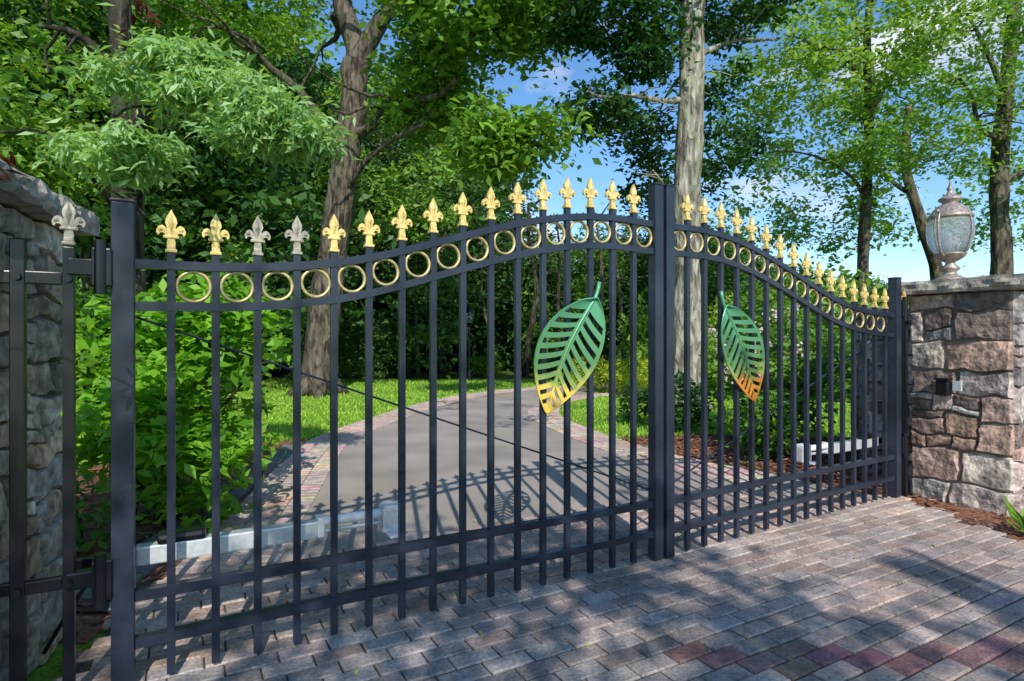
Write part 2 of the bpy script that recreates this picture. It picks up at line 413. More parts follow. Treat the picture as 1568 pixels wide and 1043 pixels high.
def gate(name,loc,rot,mir,droop):
    e=empty(name,loc,rot)
    mx=(lambda x: LEN-x) if mir else (lambda x:x)
    def dz(x): return -droop*max(0,1-x/LEN)
    fr=B(); pk=B(); fg=B(); fw=B(); rg=B(); sc_=B()
    PW=.033
    def top(x): return tipz(x)-.226+dz(x)
    for i in range(16):
        x=i*S_; zt=top(x)+.036
        pk.box((mx(x),0,(zt+.05)/2),(PW,PW,zt-.05),bev=.003)
        fleur(fw if (i in(2,3) and not mir) else fg,mx(x),0,top(x)-.002)
    def rail(zf,h,d,x0=-.15,x1=LEN+.16,n=60):
        vs=[];
        for k in range(n+1):
            x=x0+(x1-x0)*k/n; z=zf(x)
            vs+=[(mx(x),-d/2,z-h/2),(mx(x),d/2,z-h/2),(mx(x),d/2,z+h/2),(mx(x),-d/2,z+h/2)]
        fs=[(4*k+a,4*k+(a+1)%4,4*k+4+(a+1)%4,4*k+4+a) for k in range(n) for a in range(4)]
        if mir: fs=[f[::-1] for f in fs]
        fr.add(vs,fs)
    rail(lambda x:top(x)-.02,.038,.046); rail(lambda x:top(x)-.2,.038,.046)
    rail(lambda x:.415,.044,.046); rail(lambda x:.215,.044,.046)
    fr.box((mx(-.175),0,1.06),(.082,.082,2.04),bev=.006)
    fr.box((mx(-.175),0,2.085),(.09,.09,.012),bev=.004)
    fr.box((mx(LEN+.195),0,1.29),(.074,.074,2.49),bev=.006)
    fr.box((mx(LEN+.195),0,2.54),(.08,.08,.012),bev=.004)
    for i in range(15):
        x=(i+.5)*S_; ring(rg,mx(x),0,top(x)-.11)
    ring(rg,mx(LEN+.085),0,top(LEN+.085)-.11)
    for i in range(60):
        x=-.1+i*.048
        if x>LEN+.14: break
        z=top(x)
        if abs((x/S_)-round(x/S_))*S_>.022:
            sc_.lathe([(.006,-.001),(.0065,.003),(.003,.007)],(mx(x),-.008,z),6)
    fr.obj('frame',M_gate,e); pk.obj('pickets',M_gate,e); fg.obj('gold_finials',M_gold,e)
    if fw.v: fw.obj('dull_finials',M_dull,e)  # two finials of the left leaf, in the greyer tone
    rg.obj('rings',M_ringgold,e,True); sc_.obj('rivets',M_gate,e,True)
    br=B(); br.tube([(mx(-.13),.03,1.60),(mx(LEN+.16),.03,.5)],.006,6); br.obj('brace_rod',M_gate,e)
    hg=B()
    for z in (1.80,.52):
        hg.box((mx(-.29),.0,z),(.15,.05,.07),bev=.006)
        hg.box((mx(-.245),-.01,z),(.07,.10,.16),bev=.008)
        hg.tube([(mx(-.25),-.055,z-.11),(mx(-.25),-.055,z+.11)],.022,12)
    hg.obj('hinges',M_black,e)
    me_v=[];me_f=[]
    base=np.array([2.275,1.765]); tip=np.array([1.923,1.068]); ax=(tip-base); Lg=np.linalg.norm(ax); ax/=Lg; pr=np.array([-ax[1],ax[0]])
    def Mid(s): return base+ax*Lg*s+pr*(-.045*math.sin(math.pi*s))
    nb=12; cols=[0,.09,.3,.5,.7,.82,.88,1.0]
    rows=[]
    for k in range(nb): rows+=[(k/nb,False),((k+.36)/nb,True),((k+.6)/nb,True),((k+.84)/nb,False)]
    rows.append((1,False))
    for sd in (-1,1):
        o=len(me_v)
        for s,_ in rows:
            Lw=.285*(math.sin(math.pi*min(1,s**.72))**.85 if 0<s<1 else 0)*(1-.15*s)
            th=math.radians(62-22*s); d=ax*math.cos(th)+pr*sd*math.sin(th)
            for w in cols:
                p=Mid(s)+d*Lw*w-ax*.04*Lw/.28*w*w
                me_v.append((mx(p[0]),-.036-.036*w*w*(.5-s)-.012*w,p[1]+dz(p[0])))
        nc=len(cols)
        for ri in range(len(rows)-1):
            slot=rows[ri][1]
            for ci in range(nc-1):
                if slot and .08<cols[ci]<.85 and 0<ri//4<nb-1: continue
                a=o+ri*nc+ci; me_f.append((a,a+1,a+nc+1,a+nc))
    me=bpy.data.meshes.new('leaf_ornament'); me.from_pydata(me_v,[],me_f); me.materials.append(M_lm2 if mir else M_lm1); me.update()
    lo=link(bpy.data.objects.new('leaf_ornament',me),e)
    md=lo.modifiers.new('s','SOLIDIFY'); md.thickness=.008; md.offset=0
    st=B(); pts=[]
    for k in range(20):
        s=-.13+1.1*k/19
        p=Mid(max(0,s)) if s>=0 else base+ax*Lg*s*1.0+pr*(.9*s*s)*-3*Lg*.5
        pts.append((mx(p[0]),-.038,p[1]+dz(p[0])))
    st.tube(pts,np.linspace(.013,.004,20),8); st.obj('leaf_stem',M_lm2 if mir else M_lm1,e,True)
    return e
angL=math.atan2(.486,.874); angR=math.atan2(.5195,.8545)
gate('iron_gate',(-1.49,2.57,0),angL,False,0)
gate('iron_gate',(1.213,4.073,0),angR,True,.09)
def hposts(loc,rot,mir,zt):
    e=empty('gate_hinge_post',loc,rot); b=B()
    def X(x): return x if not mir else LEN-x
    for x,w,z in((-.36,.040,zt),(-.522,.048,zt+.02)):
        b.box((X(x),0,z/2),(w,w,z),bev=.004)
    for z in (zt-.13,.52): b.box((X(-.441),0,z),(.122,.034,.05),bev=.004); b.box((X(-.585),.02,z),(.10,.03,.05),bev=.004)
    for x in (-.36,-.522):
        for z in (zt-.13,.52): b.tube([(X(x),-.02,z),(X(x),-.045,z)],.016,8)
    b.obj('posts',M_black,e); f=B(); fleur(f,X(-.36),0,zt-.03); f.obj('finial',M_dull if not mir else M_gold,e)
hposts((-1.49,2.57,0),angL,False,1.88); hposts((1.213,4.073,0),angR,True,1.80)

def operator(loc,rot,mir):
    e=empty('gate_opener',loc,rot); X=(lambda x:x) if not mir else (lambda x:LEN-x)
    a=B(); w=B(); k=B()
    a.box((X(.26),.16,.535),(.80,.07,.085),bev=.008)
    w.box((X(.66),.16,.545),(.035,.085,.10),bev=.006)
    w.tube([(X(.66),.16,.565),(X(.98),.16,.565)],.026,14); a.tube([(X(.66),.16,.515),(X(.98),.16,.515)],.011,10)
    a.box((X(1.04),.15,.535),(.13,.09,.13),bev=.01); w.box((X(1.04),.145,.605),(.12,.085,.02),bev=.006)
    a.box((X(1.04),.07,.47),(.10,.10,.012),bev=.003)
    k.box((X(.04),.16,.60),(.20,.10,.045),bev=.02); k.tube(curve((X(-.1),.2,.6),(X(-.5),.35,.1),8,.1),.01,6)
    k.box((X(-.25),.17,.53),(.24,.03,.05),bev=.004)
    a.obj('arm',M_alu,e); w.obj('piston',M_white,e,False); k.obj('motor_cap',M_black,e)
operator((-1.49,2.57,0),angL,False); operator((1.213,4.073,0),angR,True)

# ---------------------------------------------------------------- stone pillars
SC=[(.36,.34,.32),(.46,.44,.42),(.28,.27,.27),(.42,.33,.29),(.40,.28,.22),(.26,.19,.15),(.50,.45,.39),(.46,.38,.36),(.30,.20,.15),(.33,.33,.35)]
SCR=[(.46,.40,.38),(.52,.44,.41),(.40,.38,.37),(.50,.36,.31),(.42,.29,.23),(.24,.19,.17),(.54,.48,.42),(.50,.40,.38),(.34,.23,.18),(.36,.35,.36)]
SCL=[(.50,.46,.37),(.56,.51,.40),(.42,.39,.33),(.54,.42,.28),(.48,.40,.30),(.60,.55,.45),(.44,.44,.40)]
def split(x0,z0,x1,z1,out,lim=.40):
    w=x1-x0;h=z1-z0
    if (w<lim*1.1 and h<lim*.7 and random.random()<.7) or (w<.15 or h<.10):
        out.append((x0,z0,x1,z1)); return
    if w/h>1.6*random.uniform(.6,1.5) and w>.22:
        c=x0+w*random.uniform(.3,.7); split(x0,z0,c,z1,out,lim); split(c,z0,x1,z1,out,lim)
    elif h>.15:
        c=z0+h*random.uniform(.3,.7); split(x0,z0,x1,c,out,lim); split(x0,c,x1,z1,out,lim)
    else: out.append((x0,z0,x1,z1))
def stoneface(b,o,u,n,L,H,pal,bright=1,lim=.40):
    R=[]; split(0,0,L,H,R,lim)
    u=Vector(u);n=Vector(n);o=Vector(o);z=Vector((0,0,1)); so_=random.uniform(0,50)
    def warp(px,pz):
        k=min(1,px/.08,(L-px)/.08); k=max(0,k); kz=max(0,min(1,pz/.08,(H-pz)/.08))
        return (px+.035*k*noise.noise(Vector((px*4+so_,pz*7,1)))+.014*k*noise.noise(Vector((px*13+so_,pz*17,4))),
                pz+.04*kz*noise.noise(Vector((px*5,pz*5+so_,7)))+.013*kz*noise.noise(Vector((px*15,pz*15+so_,9))))
    for (x0,z0,x1,z1) in R:
        g=random.uniform(.003,.007); x0+=g;z0+=g;x1-=g;z1-=g
        pr=random.uniform(.012,.04); K=10; vs=[];sd=random.uniform(0,99)
        tx,tz=random.uniform(-.05,.05),random.uniform(-.08,.08)
        for i in range(K+1):
            for j in range(K+1):
                a=i/K;c=j/K
                a_=min(1,max(0,(a-.5)*1.12+.5)) if 0<i<K else a; c_=min(1,max(0,(c-.5)*1.12+.5)) if 0<j<K else c
                px0=x0+(x1-x0)*a_; pz0=z0+(z1-z0)*c_
                ed=min(a_,1-a_)*(x1-x0); ez=min(c_,1-c_)*(z1-z0); e=min(ed,ez)
                px,pz=warp(px0,pz0)
                d=-.012 if e<=1e-6 else pr*(1-math.exp(-(e+.004)/.006))+noise.noise(Vector((px*8+sd,pz*8,sd)))*.016+abs(noise.noise(Vector((px*22+sd,pz*22,sd))))*.012+tx*(a-.5)*(x1-x0)*2+tz*(c-.5)*(z1-z0)*2
                vs.append(o+u*px+z*pz+n*d)
        fs=[(i*(K+1)+j,(i+1)*(K+1)+j,(i+1)*(K+1)+j+1,i*(K+1)+j+1) for i in range(K) for j in range(K)]
        c=random.choice(pal); v=random.uniform(.7,1.2)*bright
        b.add(vs,fs,tuple(k*v for k in c))
def slabmesh(b,c,ux,uy,L,Wd,z0,th,col):
    nx,ny,nz=30,30,4; vs=[];idx={}
    fs=[]
    def vid(i,j,k):
        if (i,j,k) not in idx:
            a=-.5+i/nx;d=-.5+j/ny
            x=L*a;y=Wd*d;z=z0+th*k/nz
            if i in(0,nx): x+=.035*noise.noise(Vector((y*9+c[0],z*25,1)))+ (-.014 if k in(0,nz) else 0)*(1 if i else -1)
            if j in(0,ny): y+=.035*noise.noise(Vector((x*9,z*25+c[0],5)))+ (-.014 if k in(0,nz) else 0)*(1 if j else -1)
            if k==nz: z+=.014*noise.noise(Vector((x*5,y*5,2)))
            if k==0: z+=.012*noise.noise(Vector((x*6,y*6,8)))
            idx[(i,j,k)]=len(vs); vs.append((c[0]+ux[0]*x+uy[0]*y,c[1]+ux[1]*x+uy[1]*y,z))
        return idx[(i,j,k)]
    for i in range(nx):
        for j in range(ny):
            fs.append((vid(i,j,nz),vid(i+1,j,nz),vid(i+1,j+1,nz),vid(i,j+1,nz)))
            fs.append((vid(i,j+1,0),vid(i+1,j+1,0),vid(i+1,j,0),vid(i,j,0)))
    for k in range(nz):
        for i in range(nx):
            fs.append((vid(i,0,k),vid(i+1,0,k),vid(i+1,0,k+1),vid(i,0,k+1))); fs.append((vid(i+1,ny,k),vid(i,ny,k),vid(i,ny,k+1),vid(i+1,ny,k+1)))
        for j in range(ny):
            fs.append((vid(0,j+1,k),vid(0,j,k),vid(0,j,k+1),vid(0,j+1,k+1))); fs.append((vid(nx,j,k),vid(nx,j+1,k),vid(nx,j+1,k+1),vid(nx,j,k+1)))
    b.add(vs,fs,col)
def pillar(name,corners,H,cap_t,pal=SC,over=.09,bright=1,lim=.40):
    e=empty(name); b=B(); core=B()
    C=[Vector((*c,0)) for c in corners]; ctr=sum(C,Vector())/4
    ins=[c+(ctr-c).normalized()*.012 for c in C]
    core.add([(p.x,p.y,0) for p in ins]+[(p.x,p.y,H) for p in ins],[(0,1,5,4),(1,2,6,5),(2,3,7,6),(3,0,4,7),(4,5,6,7)])
    core.obj('mortar_core',M_mortar,e)
    for i in range(4):
        p=C[i];q=C[(i+1)%4]; u=(q-p); L=u.length;u.normalize(); n=Vector((u.y,-u.x,0))
        stoneface(b,p,u,n,L,H,pal,bright,lim)
    b.obj('stones',M_stone,e)
    s=B(); ux=(C[1]-C[0]); L=ux.length; ux.normalize(); uy=(C[2]-C[1]); Wd=uy.length; uy.normalize()
    slabmesh(s,(ctr.x,ctr.y),ux,uy,L+2*over,Wd+2*over,H+.006,cap_t,(.44,.41,.36))
    s.obj('cap_slab',M_slab,e,False)
    return e
bL=np.array([-.349,.937]); aL=np.array([.937,.349])
c0=np.array([-2.31,3.02]); c1=c0-bL*1.0; 
pillar('stone_pillar',[c1,c0,c0-aL*.9,c1-aL*.9],2.05,.11,SCL,.13,1.3)
bR=np.array([-.513,.858]); aR=np.array([.858,.513])
d0=np.array([3.84,5.66]); d1=d0-bR*.80
pillar('stone_pillar',[d1,d1+aR*.85,d0+aR*.85,d0],1.93,.12,SCR,.11,1.12,.48)
e0=np.array([3.98,6.55]); e1=np.array([4.95,8.5]); wv=np.array([.35,-.17])
pillar('stone_wall',[e0,e0+wv,e1+wv,e1],1.78,.07,SCR,.05)
f0=d0+aR*.86+bR*-.6
pillar('stone_wall',[f0,f0+aR*3.5,f0+aR*3.5+bR*.35,f0+bR*.35],1.7,.07,SCR,.05)
def facept(s,z,off):
    p=d0-bR*s; n=-aR; return (p[0]+n[0]*off,p[1]+n[1]*off,z)
e=empty('photocell_box'); b=B(); R3=Matrix.Rotation(math.atan2(-bR[1],-bR[0]),3,'Z')
b.box(facept(.31,1.07,.065+.02),(.10,.07,.14),R3,bev=.012); b.box(facept(.31,1.15,.07+.02),(.12,.09,.02),R3,bev=.005); b.obj('housing',M_black,e)
b=B(); b.box(facept(.41,1.09,.06),(.07,.03,.09),R3,bev=.004); b.obj('plate',M_alu,e)

# ---------------------------------------------------------------- pillar lantern
e=empty('pillar_lantern',(4.10,5.50,2.05),0,1.06); b=B()
b.lathe([(.13,0),(.135,.02),(.10,.035),(.06,.06),(.045,.085),(.07,.105),(.075,.12),(.04,.15),(.035,.17),(.07,.19),(.10,.21),(.12,.235),(.125,.245)],(0,0,0))
b.lathe([(.165,.55),(.175,.565),(.16,.585),(.15,.60),(.125,.64),(.09,.67),(.06,.69),(.055,.70),(.085,.715),(.09,.73),(.07,.745),(.035,.77),(.018,.80),(.028,.82),(.015,.84),(.004,.90)],(0,0,0))
for k in range(4):
    t=k*math.pi/2+.3
    pts=[(.12,.245),(.155,.30),(.178,.37),(.188,.44),(.183,.51),(.168,.56)]
    b.tube([(r*math.cos(t),r*math.sin(t),z) for r,z in pts],.006,6)
for t in (angR,angR+math.pi):
    pts=[(.10,.22),(.16,.24),(.205,.32),(.22,.42),(.218,.52),(.20,.58),(.222,.61),(.24,.59)]
    pts=catmull([(r,z) for r,z in pts],4)
    b.tube([(p[0]*math.cos(t),p[0]*math.sin(t),p[1]) for p in pts],.010,8)
b.obj('metalwork',M_bronze,e,True)
g=B(); g.lathe([(.115,.246),(.145,.30),(.168,.37),(.178,.44),(.174,.51),(.16,.548)],(0,0,0),32); g.obj('glass',M_glass,e,True)
g=B(); g.lathe([(.02,.25),(.02,.36),(.014,.40),(.004,.42)],(0,0,0),12); g.obj('candle',M_white,e,True)

e=empty('lamp_post',(-1.6,22,0)); b=B()
b.lathe([(.12,0),(.10,.3),(.05,.4),(.045,2.0),(.08,2.05),(.05,2.1),(.13,2.15)],(0,0,0),12)
b.lathe([(.2,2.55),(.14,2.65),(.05,2.75),(.02,2.9)],(0,0,0),8)
for k in range(4):
    t=k*math.pi/2; b.tube([(.13*math.cos(t),.13*math.sin(t),2.15),(.19*math.cos(t),.19*math.sin(t),2.56)],.015,5)
b.obj('post',M_black,e); g=B(); g.lathe([(.11,2.16),(.17,2.55)],(0,0,0),8); g.obj('glass',M_glass,e)

# ---------------------------------------------------------------- trees
def tree(name,trunk,rad,limbs,lob,per,cr,leaf,matL,matB,seg=16,**k):
    e=empty(name); b=B()
    pts=catmull(trunk,7); r=np.interp(np.linspace(0,len(rad)-1,len(pts)),range(len(rad)),rad)
    b.tube(pts,r,seg,rough=.3)
    p0=np.array(trunk[0])
    for a in range(5):
        t=a*1.26+rng.random(); q=p0+np.array([math.cos(t),math.sin(t),0])*rad[0]*1.7; q[2]=-.05
        b.tube([p0+np.array([0,0,rad[0]*1.6]),(p0+q)/2+np.array([0,0,rad[0]*.5]),q],[rad[0]*.6,rad[0]*.45,rad[0]*.15],7)
    for (pa,pb,ra,rb) in limbs:
        c=curve(pa,pb,9,.04,.2); b.tube(c,np.linspace(ra,rb,9),9,rough=.2,cap=False)
        for _ in range(5):
            q=c[rng.integers(3,9)]; b.tube(curve(q,q+rng.normal(size=3)*np.array([1.3,1.3,.8])*min(1,ra*6),6,0,.3),np.linspace(rb*.9,.012,6),5,cap=False)
    b.obj('trunk',matB,e,True)
    P,R=lobes(lob,per,cr)
    link(bpy.data.objects.new('crown',leafmesh('crown',P,R,leaf,matL,**k)),e)
    return e
Y=16
tr=[W(488,605,Y),W(500,450,Y),W(522,300,Y),W(540,160,Y),W(545,95,Y)]
f=W(545,105,Y)
lim=[(f,W(495,-40,Y),.34,.2),(f,W(620,-20,Y-.5),.30,.16),(W(532,230,Y),W(380,60,Y-2),.16,.06),(W(538,200,Y),W(700,120,Y-3),.15,.05),
     (W(620,-20,15.5),W(840,-60,12),.15,.05),(W(525,300,Y),W(650,190,Y-2),.10,.04),(W(495,-40,Y),W(300,-200,Y),.2,.08)]
def L_(u,v,Y,ru,rv,ry,n):
    c=W(u,v,Y); return (c[0],c[1],c[2],ru/F*Y,ry,rv/F*Y,n)
lob=[L_(90,60,17,180,150,3,60),L_(330,0,15,130,90,2.5,50),L_(480,-60,19,180,100,2,50),L_(700,10,13,110,65,2,64),L_(650,140,15,60,60,1.5,32),
     L_(400,330,20,150,110,2,38),L_(765,225,12,60,32,1.0,30),L_(835,190,12,30,20,.8,6),L_(800,10,13,70,45,1.5,26),L_(350,190,19,130,90,2,36),L_(600,300,22,90,80,2,34),L_(690,150,16,50,40,1.5,18)]
tree('oak_tree',tr,[.50,.40,.36,.33,.36],lim,lob,80,.6,.21,M_leaf,M_bark)
Y=13
tr=[W(1050,625,Y),W(1050,450,Y),W(1052,300,Y),W(1058,120,Y),W(1062,-50,Y),W(1065,-250,Y)]
lim=[(W(1056,150,Y),W(900,140,Y-1),.07,.025),(W(1060,60,Y),W(1010,170,Y+1),.06,.02),(W(1060,0,Y),W(860,-60,Y-1),.12,.05),(W(1058,90,Y),W(1190,60,Y),.07,.02),(W(1062,-80,Y),W(1250,-120,Y),.14,.05),(W(1052,330,Y),W(1000,260,Y+1),.04,.015)]
lob=[L_(930,20,12.5,95,42,1.5,46),L_(985,215,15,42,42,1.2,16),L_(915,165,13,46,28,1,18),L_(1130,-25,13,100,55,1.5,34),L_(1040,-220,13,280,90,4,56),L_(990,95,13,40,36,1,15),L_(1115,230,15,50,60,1.5,18),L_(1000,290,16,40,30,1,10),L_(1100,110,15,40,60,1,12)]
tree('maple_tree',tr,[.36,.30,.285,.27,.25,.2],lim,lob,75,.45,.17,M_leafd,M_barkp)
Y=17
tree('ash_tree',[W(1318,640,Y),W(1322,400,Y),W(1330,200,Y),W(1328,50,Y),W(1345,-80,Y)],[.17,.15,.13,.10,.08],
  [(W(1326,120,Y),W(1230,60,Y-1),.07,.03),(W(1330,180,Y),W(1420,70,Y-1),.08,.03),(W(1326,60,Y),W(1290,-60,Y),.07,.03),(W(1322,300,Y),W(1200,230,Y),.06,.02)],
  [L_(1200,90,16,100,100,2,48),L_(1330,70,16,110,80,2,48),L_(1250,230,18,100,60,2,38),L_(1130,190,18,60,100,2,20),L_(1400,-30,16,130,60,2,30),L_(1180,330,19,70,50,1.5,22),L_(1320,260,17,60,60,1.5,14)],58,.52,.17,M_leafl,M_bark)
Y=15
tree('ash_tree',[W(1536,610,Y),W(1534,420,Y),W(1530,280,Y),W(1540,150,Y),W(1560,-40,Y)],[.26,.23,.2,.17,.12],
  [(W(1536,220,Y),W(1470,120,Y-1),.09,.03),(W(1532,280,Y),W(1640,200,Y),.1,.03),(W(1540,150,Y),W(1480,20,Y),.08,.03)],
  [L_(1470,90,14.5,110,85,2,54),L_(1570,200,15,80,80,2,32),L_(1390,215,15,85,50,1.6,30),L_(1540,-30,14,110,60,2,30),L_(1550,340,16,50,40,1.5,14)],58,.48,.15,M_leafl,M_bark)
Y=20
tree('locust_tree',[W(1440,590,Y),W(1436,430,Y),W(1415,350,Y),W(1388,260,Y),W(1392,160,Y)],[.24,.2,.18,.15,.1],
  [(W(1400,300,Y),W(1340,230,Y),.09,.03),(W(1388,260,Y),W(1450,180,Y),.08,.03)],
  [L_(1300,345,21,80,34,2,22),L_(1450,170,20,80,45,2,16),L_(1370,150,20,60,40,2,14),L_(1490,280,21,40,40,2,8)],60,.6,.2,M_leaf,M_bark)
Y=6.0
tr=[W(196,760,Y),W(198,500,Y),W(196,330,Y),W(190,120,Y),W(170,-150,Y)]
SP=[(150,235,5.2,50,12),(230,225,5.0,50,12),(190,250,5,40,8),(215,120,5.2,50,12),(290,95,5,50,14),(340,120,4.9,50,14),(395,155,4.8,45,14),(445,185,4.8,35,12),(420,210,4.8,30,8),(300,140,5,50,10),(250,90,5.1,40,9),(370,190,4.9,35,8),(470,205,4.75,22,6)]
tr_=tree('japanese_maple_tree',tr,[.17,.15,.14,.12,.08],
  [(W(196,300,Y),W(300,110,5),.05,.015),(W(250,170,5.3),W(460,195,4.8),.025,.008),(W(196,330,Y),W(150,230,5.2),.04,.012),(W(190,120,Y),W(60,40,6),.05,.02)],
  [L_(u,v,Y_,r,r*.28,.30,n) for u,v,Y_,r,n in SP],82,.17,.105,M_leaff,M_barkd,aspect=.27,droop=.5)
P,R=lobes([L_(30,120,7,110,90,1,26),L_(100,280,8,80,60,1,20),L_(40,230,7,60,50,1,14)],80,.4,.12)
link(bpy.data.objects.new('side_crown',leafmesh('side_crown',P,R,.12,M_leaf)),tr_)

def bgcrown(name,mat,rz,rx,n,per=52,leaf=.33,cr=.85):
    L=[(0,0,rz*1.15,rx,rx,rz,n)]+[(rng.normal()*rx*.55,rng.normal()*rx*.55,rz*(.5+1.2*rng.random()),rx*.5,rx*.5,rz*.4,n//7) for _ in range(5)]
    P,R=lobes(L,per,cr); return leafmesh(name,P,R,leaf,mat)
cr=[bgcrown('crown_a',M_leaf,6,3.8,180),bgcrown('crown_b',M_leafd,6.5,3.6,180),bgcrown('crown_c',M_leafl,5.5,3.8,160),bgcrown('crown_d',M_leafd,6,4.2,200)]
tb=[]
for k in range(3):
    b=B(); top=np.array([rng.normal()*.5,rng.normal()*.5,10]); c=curve((0,0,-.1),top,10,0,.12); b.tube(c,np.linspace(.26,.08,10),9,rough=.2)
    for _ in range(9):
        i=rng.integers(3,9); q=c[i]; b.tube(curve(q,q+np.array([rng.normal()*2,rng.normal()*2,1+rng.random()*1.5]),6),np.linspace(.09,.02,6),5,cap=False)
    tb.append(b.mesh('trunk_%d'%k,[M_bark,M_barkd,M_bark][k],True))
def bgtree(x,y,s,k,zs=1,name='woodland_tree'):
    e=empty(name,(x,y,0),rng.random()*6.28,s); e.scale=(s,s,s*zs)
    link(bpy.data.objects.new('trunk',tb[rng.integers(0,3)]),e); link(bpy.data.objects.new('crown',cr[k]),e)
for u,Y,s,k,zs in [(-60,20,1.1,1,1.1),(60,24,1.2,0,1.1),(170,19,1.0,3,1.1),(260,27,1.3,0,1.1),(350,22,1.0,1,1.1),(430,30,1.3,0,1.1),(120,36,1.6,3,1.1),(-80,34,1.5,1,1.1),(310,38,1.5,1,1.1),
    (570,28,1.05,1,1.0),(610,38,1.3,1,1.05),(680,27,.80,3,.95),(725,36,1.0,1,1.0),(510,42,1.6,3,1.0),(800,30,.64,3,.9),(870,36,.70,1,.85),(930,29,.58,0,.9),(980,33,.70,3,.95),(1020,27,.6,1,.95),
    (1080,30,.64,0,.9),(1130,36,.68,1,.85),(690,48,1.25,3,.85),(850,50,.95,0,.75),(1000,48,.9,3,.8),(1180,45,.72,0,.75),(1260,42,.62,2,.75),(1340,46,.66,0,.75),(1420,44,.62,2,.75),(1500,46,.66,0,.75),(1580,42,.62,2,.8),(1660,44,.7,0,.8),
    (1750,38,.8,0,1),(1220,33,.5,2,.8),(1380,36,.48,0,.75),(1540,34,.48,2,.75),(-260,30,1.5,1,1.1)]:
    bgtree((u-784)/F*Y,Y,s,k,zs)
for u,Y,r in [(440,25,.16),(585,27,.14),(640,24,.12),(705,26,.15),(752,25,.10),(805,24,.16),(845,27,.12),(905,24,.13),(965,25,.12)]:
    x=(u-784)/F*Y; e=empty('woodland_trunk',(x,Y,0)); b=B(); b.tube(curve((0,0,-.1),(rng.normal()*.5,rng.normal()*.5,7.2),10,0,.12),np.linspace(r,r*.25,10),9,rough=.25)
    for _ in range(5):
        z=rng.uniform(3.5,6.5); b.tube(curve((0,0,z),(rng.normal()*1.4,rng.normal()*1.4,z+rng.uniform(.3,1.0)),6),np.linspace(r*.35,.02,6),5,cap=False)
    b.obj('stem',[M_bark,M_barkd][int(rng.integers(0,2))],e,True)
def shrub(name,mat,n,per,leaf,cr_=.22,asp=.5,r=(1,1,.8)):
    P,R=lobes([(0,0,r[2]*.9,r[0],r[1],r[2],n)],per,cr_,.7,.3); P=P[P[:,2]>.03]; return leafmesh(name,P,np.resize(R,len(P)),leaf,mat,aspect=asp,droop=0)
sh=[shrub('shrub_a',M_leaf,100,50,.15),shrub('shrub_b',M_leafd,100,50,.15),shrub('shrub_c',M_leafl,100,50,.14),shrub('shrub_y',M_leafy,70,60,.10)]
def put(name,x,y,s,k,zs=1):
    o=bpy.data.objects.new(name,sh[k]); o.location=(x,y,0); o.scale=(s,s,s*zs); o.rotation_euler=(0,0,rng.random()*6.28); sc.collection.objects.link(o)
for u,Y,s,k,zs in [(-40,13,1.6,1,1.3),(60,15,1.8,0,1.2),(-20,8.5,1.3,0,1.2),(140,11,1.2,0,1.2),(250,20,2.4,1,1.2),(340,24,2.3,1,1.1),(420,27,2.4,1,1.1),(520,28,2.2,1,1.2),(600,28,2.0,0,1.1),(660,30,2.2,1,1.1),(720,31,2.0,0,1.2),(770,30,2.1,1,1.2),(830,29,1.9,0,1.3),(560,33,2.6,0,1.5),(690,36,2.6,1,1.6),(800,36,2.6,0,1.7),(880,30,2.0,1,1.4),
   (500,23.5,.8,0,.8),(610,24,.7,1,.8),(740,24.5,.8,0,.8),(850,24,.8,1,.9),
   (1120,20,1.4,2,1.3),(1190,17,1.5,2,1.3),(1090,16,.9,0,1.1),(1010,20,1.3,0,1.6),(1260,15,1.5,2,1.3),(1230,22,2.0,2,1.3),(1310,19,1.8,0,1.2),(1400,16,1.6,0,1.1),(1480,17,1.7,2,1.1),(1570,15,1.6,0,1.1),(150,30,3,1,1.5),(30,26,2.6,1,1.4),(300,32,3,1,1.6),(440,36,3,1,1.6)]:
    put('woodland_shrub',(u-784)/F*Y,Y,s,k,zs)
for u,Y,s in [(925,17,.62),(965,16.3,.68),(1000,17.5,.6),(895,19,.6)]:
    put('golden_shrub',(u-784)/F*Y,Y,s,3,1)
def bush(name,lob,per,cr_,leaf,mat,asp=.5,stems=12,base=None):
    e=empty(name); P,R=lobes(lob,per,cr_,.7,.35); k=P[:,2]>.04; P=P[k];R=R[k]
    link(bpy.data.objects.new('foliage',leafmesh('foliage',P,R,leaf,mat,asp,droop=.1)),e)
    b=B(); 
    for i in range(stems):
        l=lob[rng.integers(0,len(lob))]; t=np.array(l[:3])+rng.normal(size=3)*np.array(l[3:6])*.5; t[2]=max(.4,t[2])
        b.tube(curve((base[0]+rng.normal()*.1,base[1]+rng.normal()*.1,0),t,8,0,.2),np.linspace(.022,.006,8),6,cap=False)
    b.obj('stems',M_barkd,e,True); return e
bush('broadleaf_shrub',[(-2.85,5.0,1.25,.70,.7,.75,84),(-3.5,5.1,.8,.6,.6,.6,36),(-2.6,4.7,.55,.5,.45,.45,32),(-2.6,5.2,1.6,.45,.5,.4,28)],38,.17,.12,M_leafb,.5,14,(-3,4.9))
bush('low_shrub',[(-3.3,4.0,.35,.5,.35,.35,26)],40,.15,.09,M_leaf,.5,6,(-3.3,4.0))
e=bush('rhododendron_shrub',[(3.7,8.2,1.0,.75,.8,.9,80),(4.3,9.4,1.3,.9,.8,1.0,60),(3.2,7.4,.45,.35,.35,.4,22)],40,.18,.13,M_leaf,.38,12,(3.7,8.2))
P,R=lobes([(3.3,8.0,1.35,.6,.5,.5,14),(4.0,9.2,1.6,.8,.6,.5,14)],22,.08,.9,.6); link(bpy.data.objects.new('blossom',leafmesh('blossom',P,R,.05,M_flower,.9)),e)
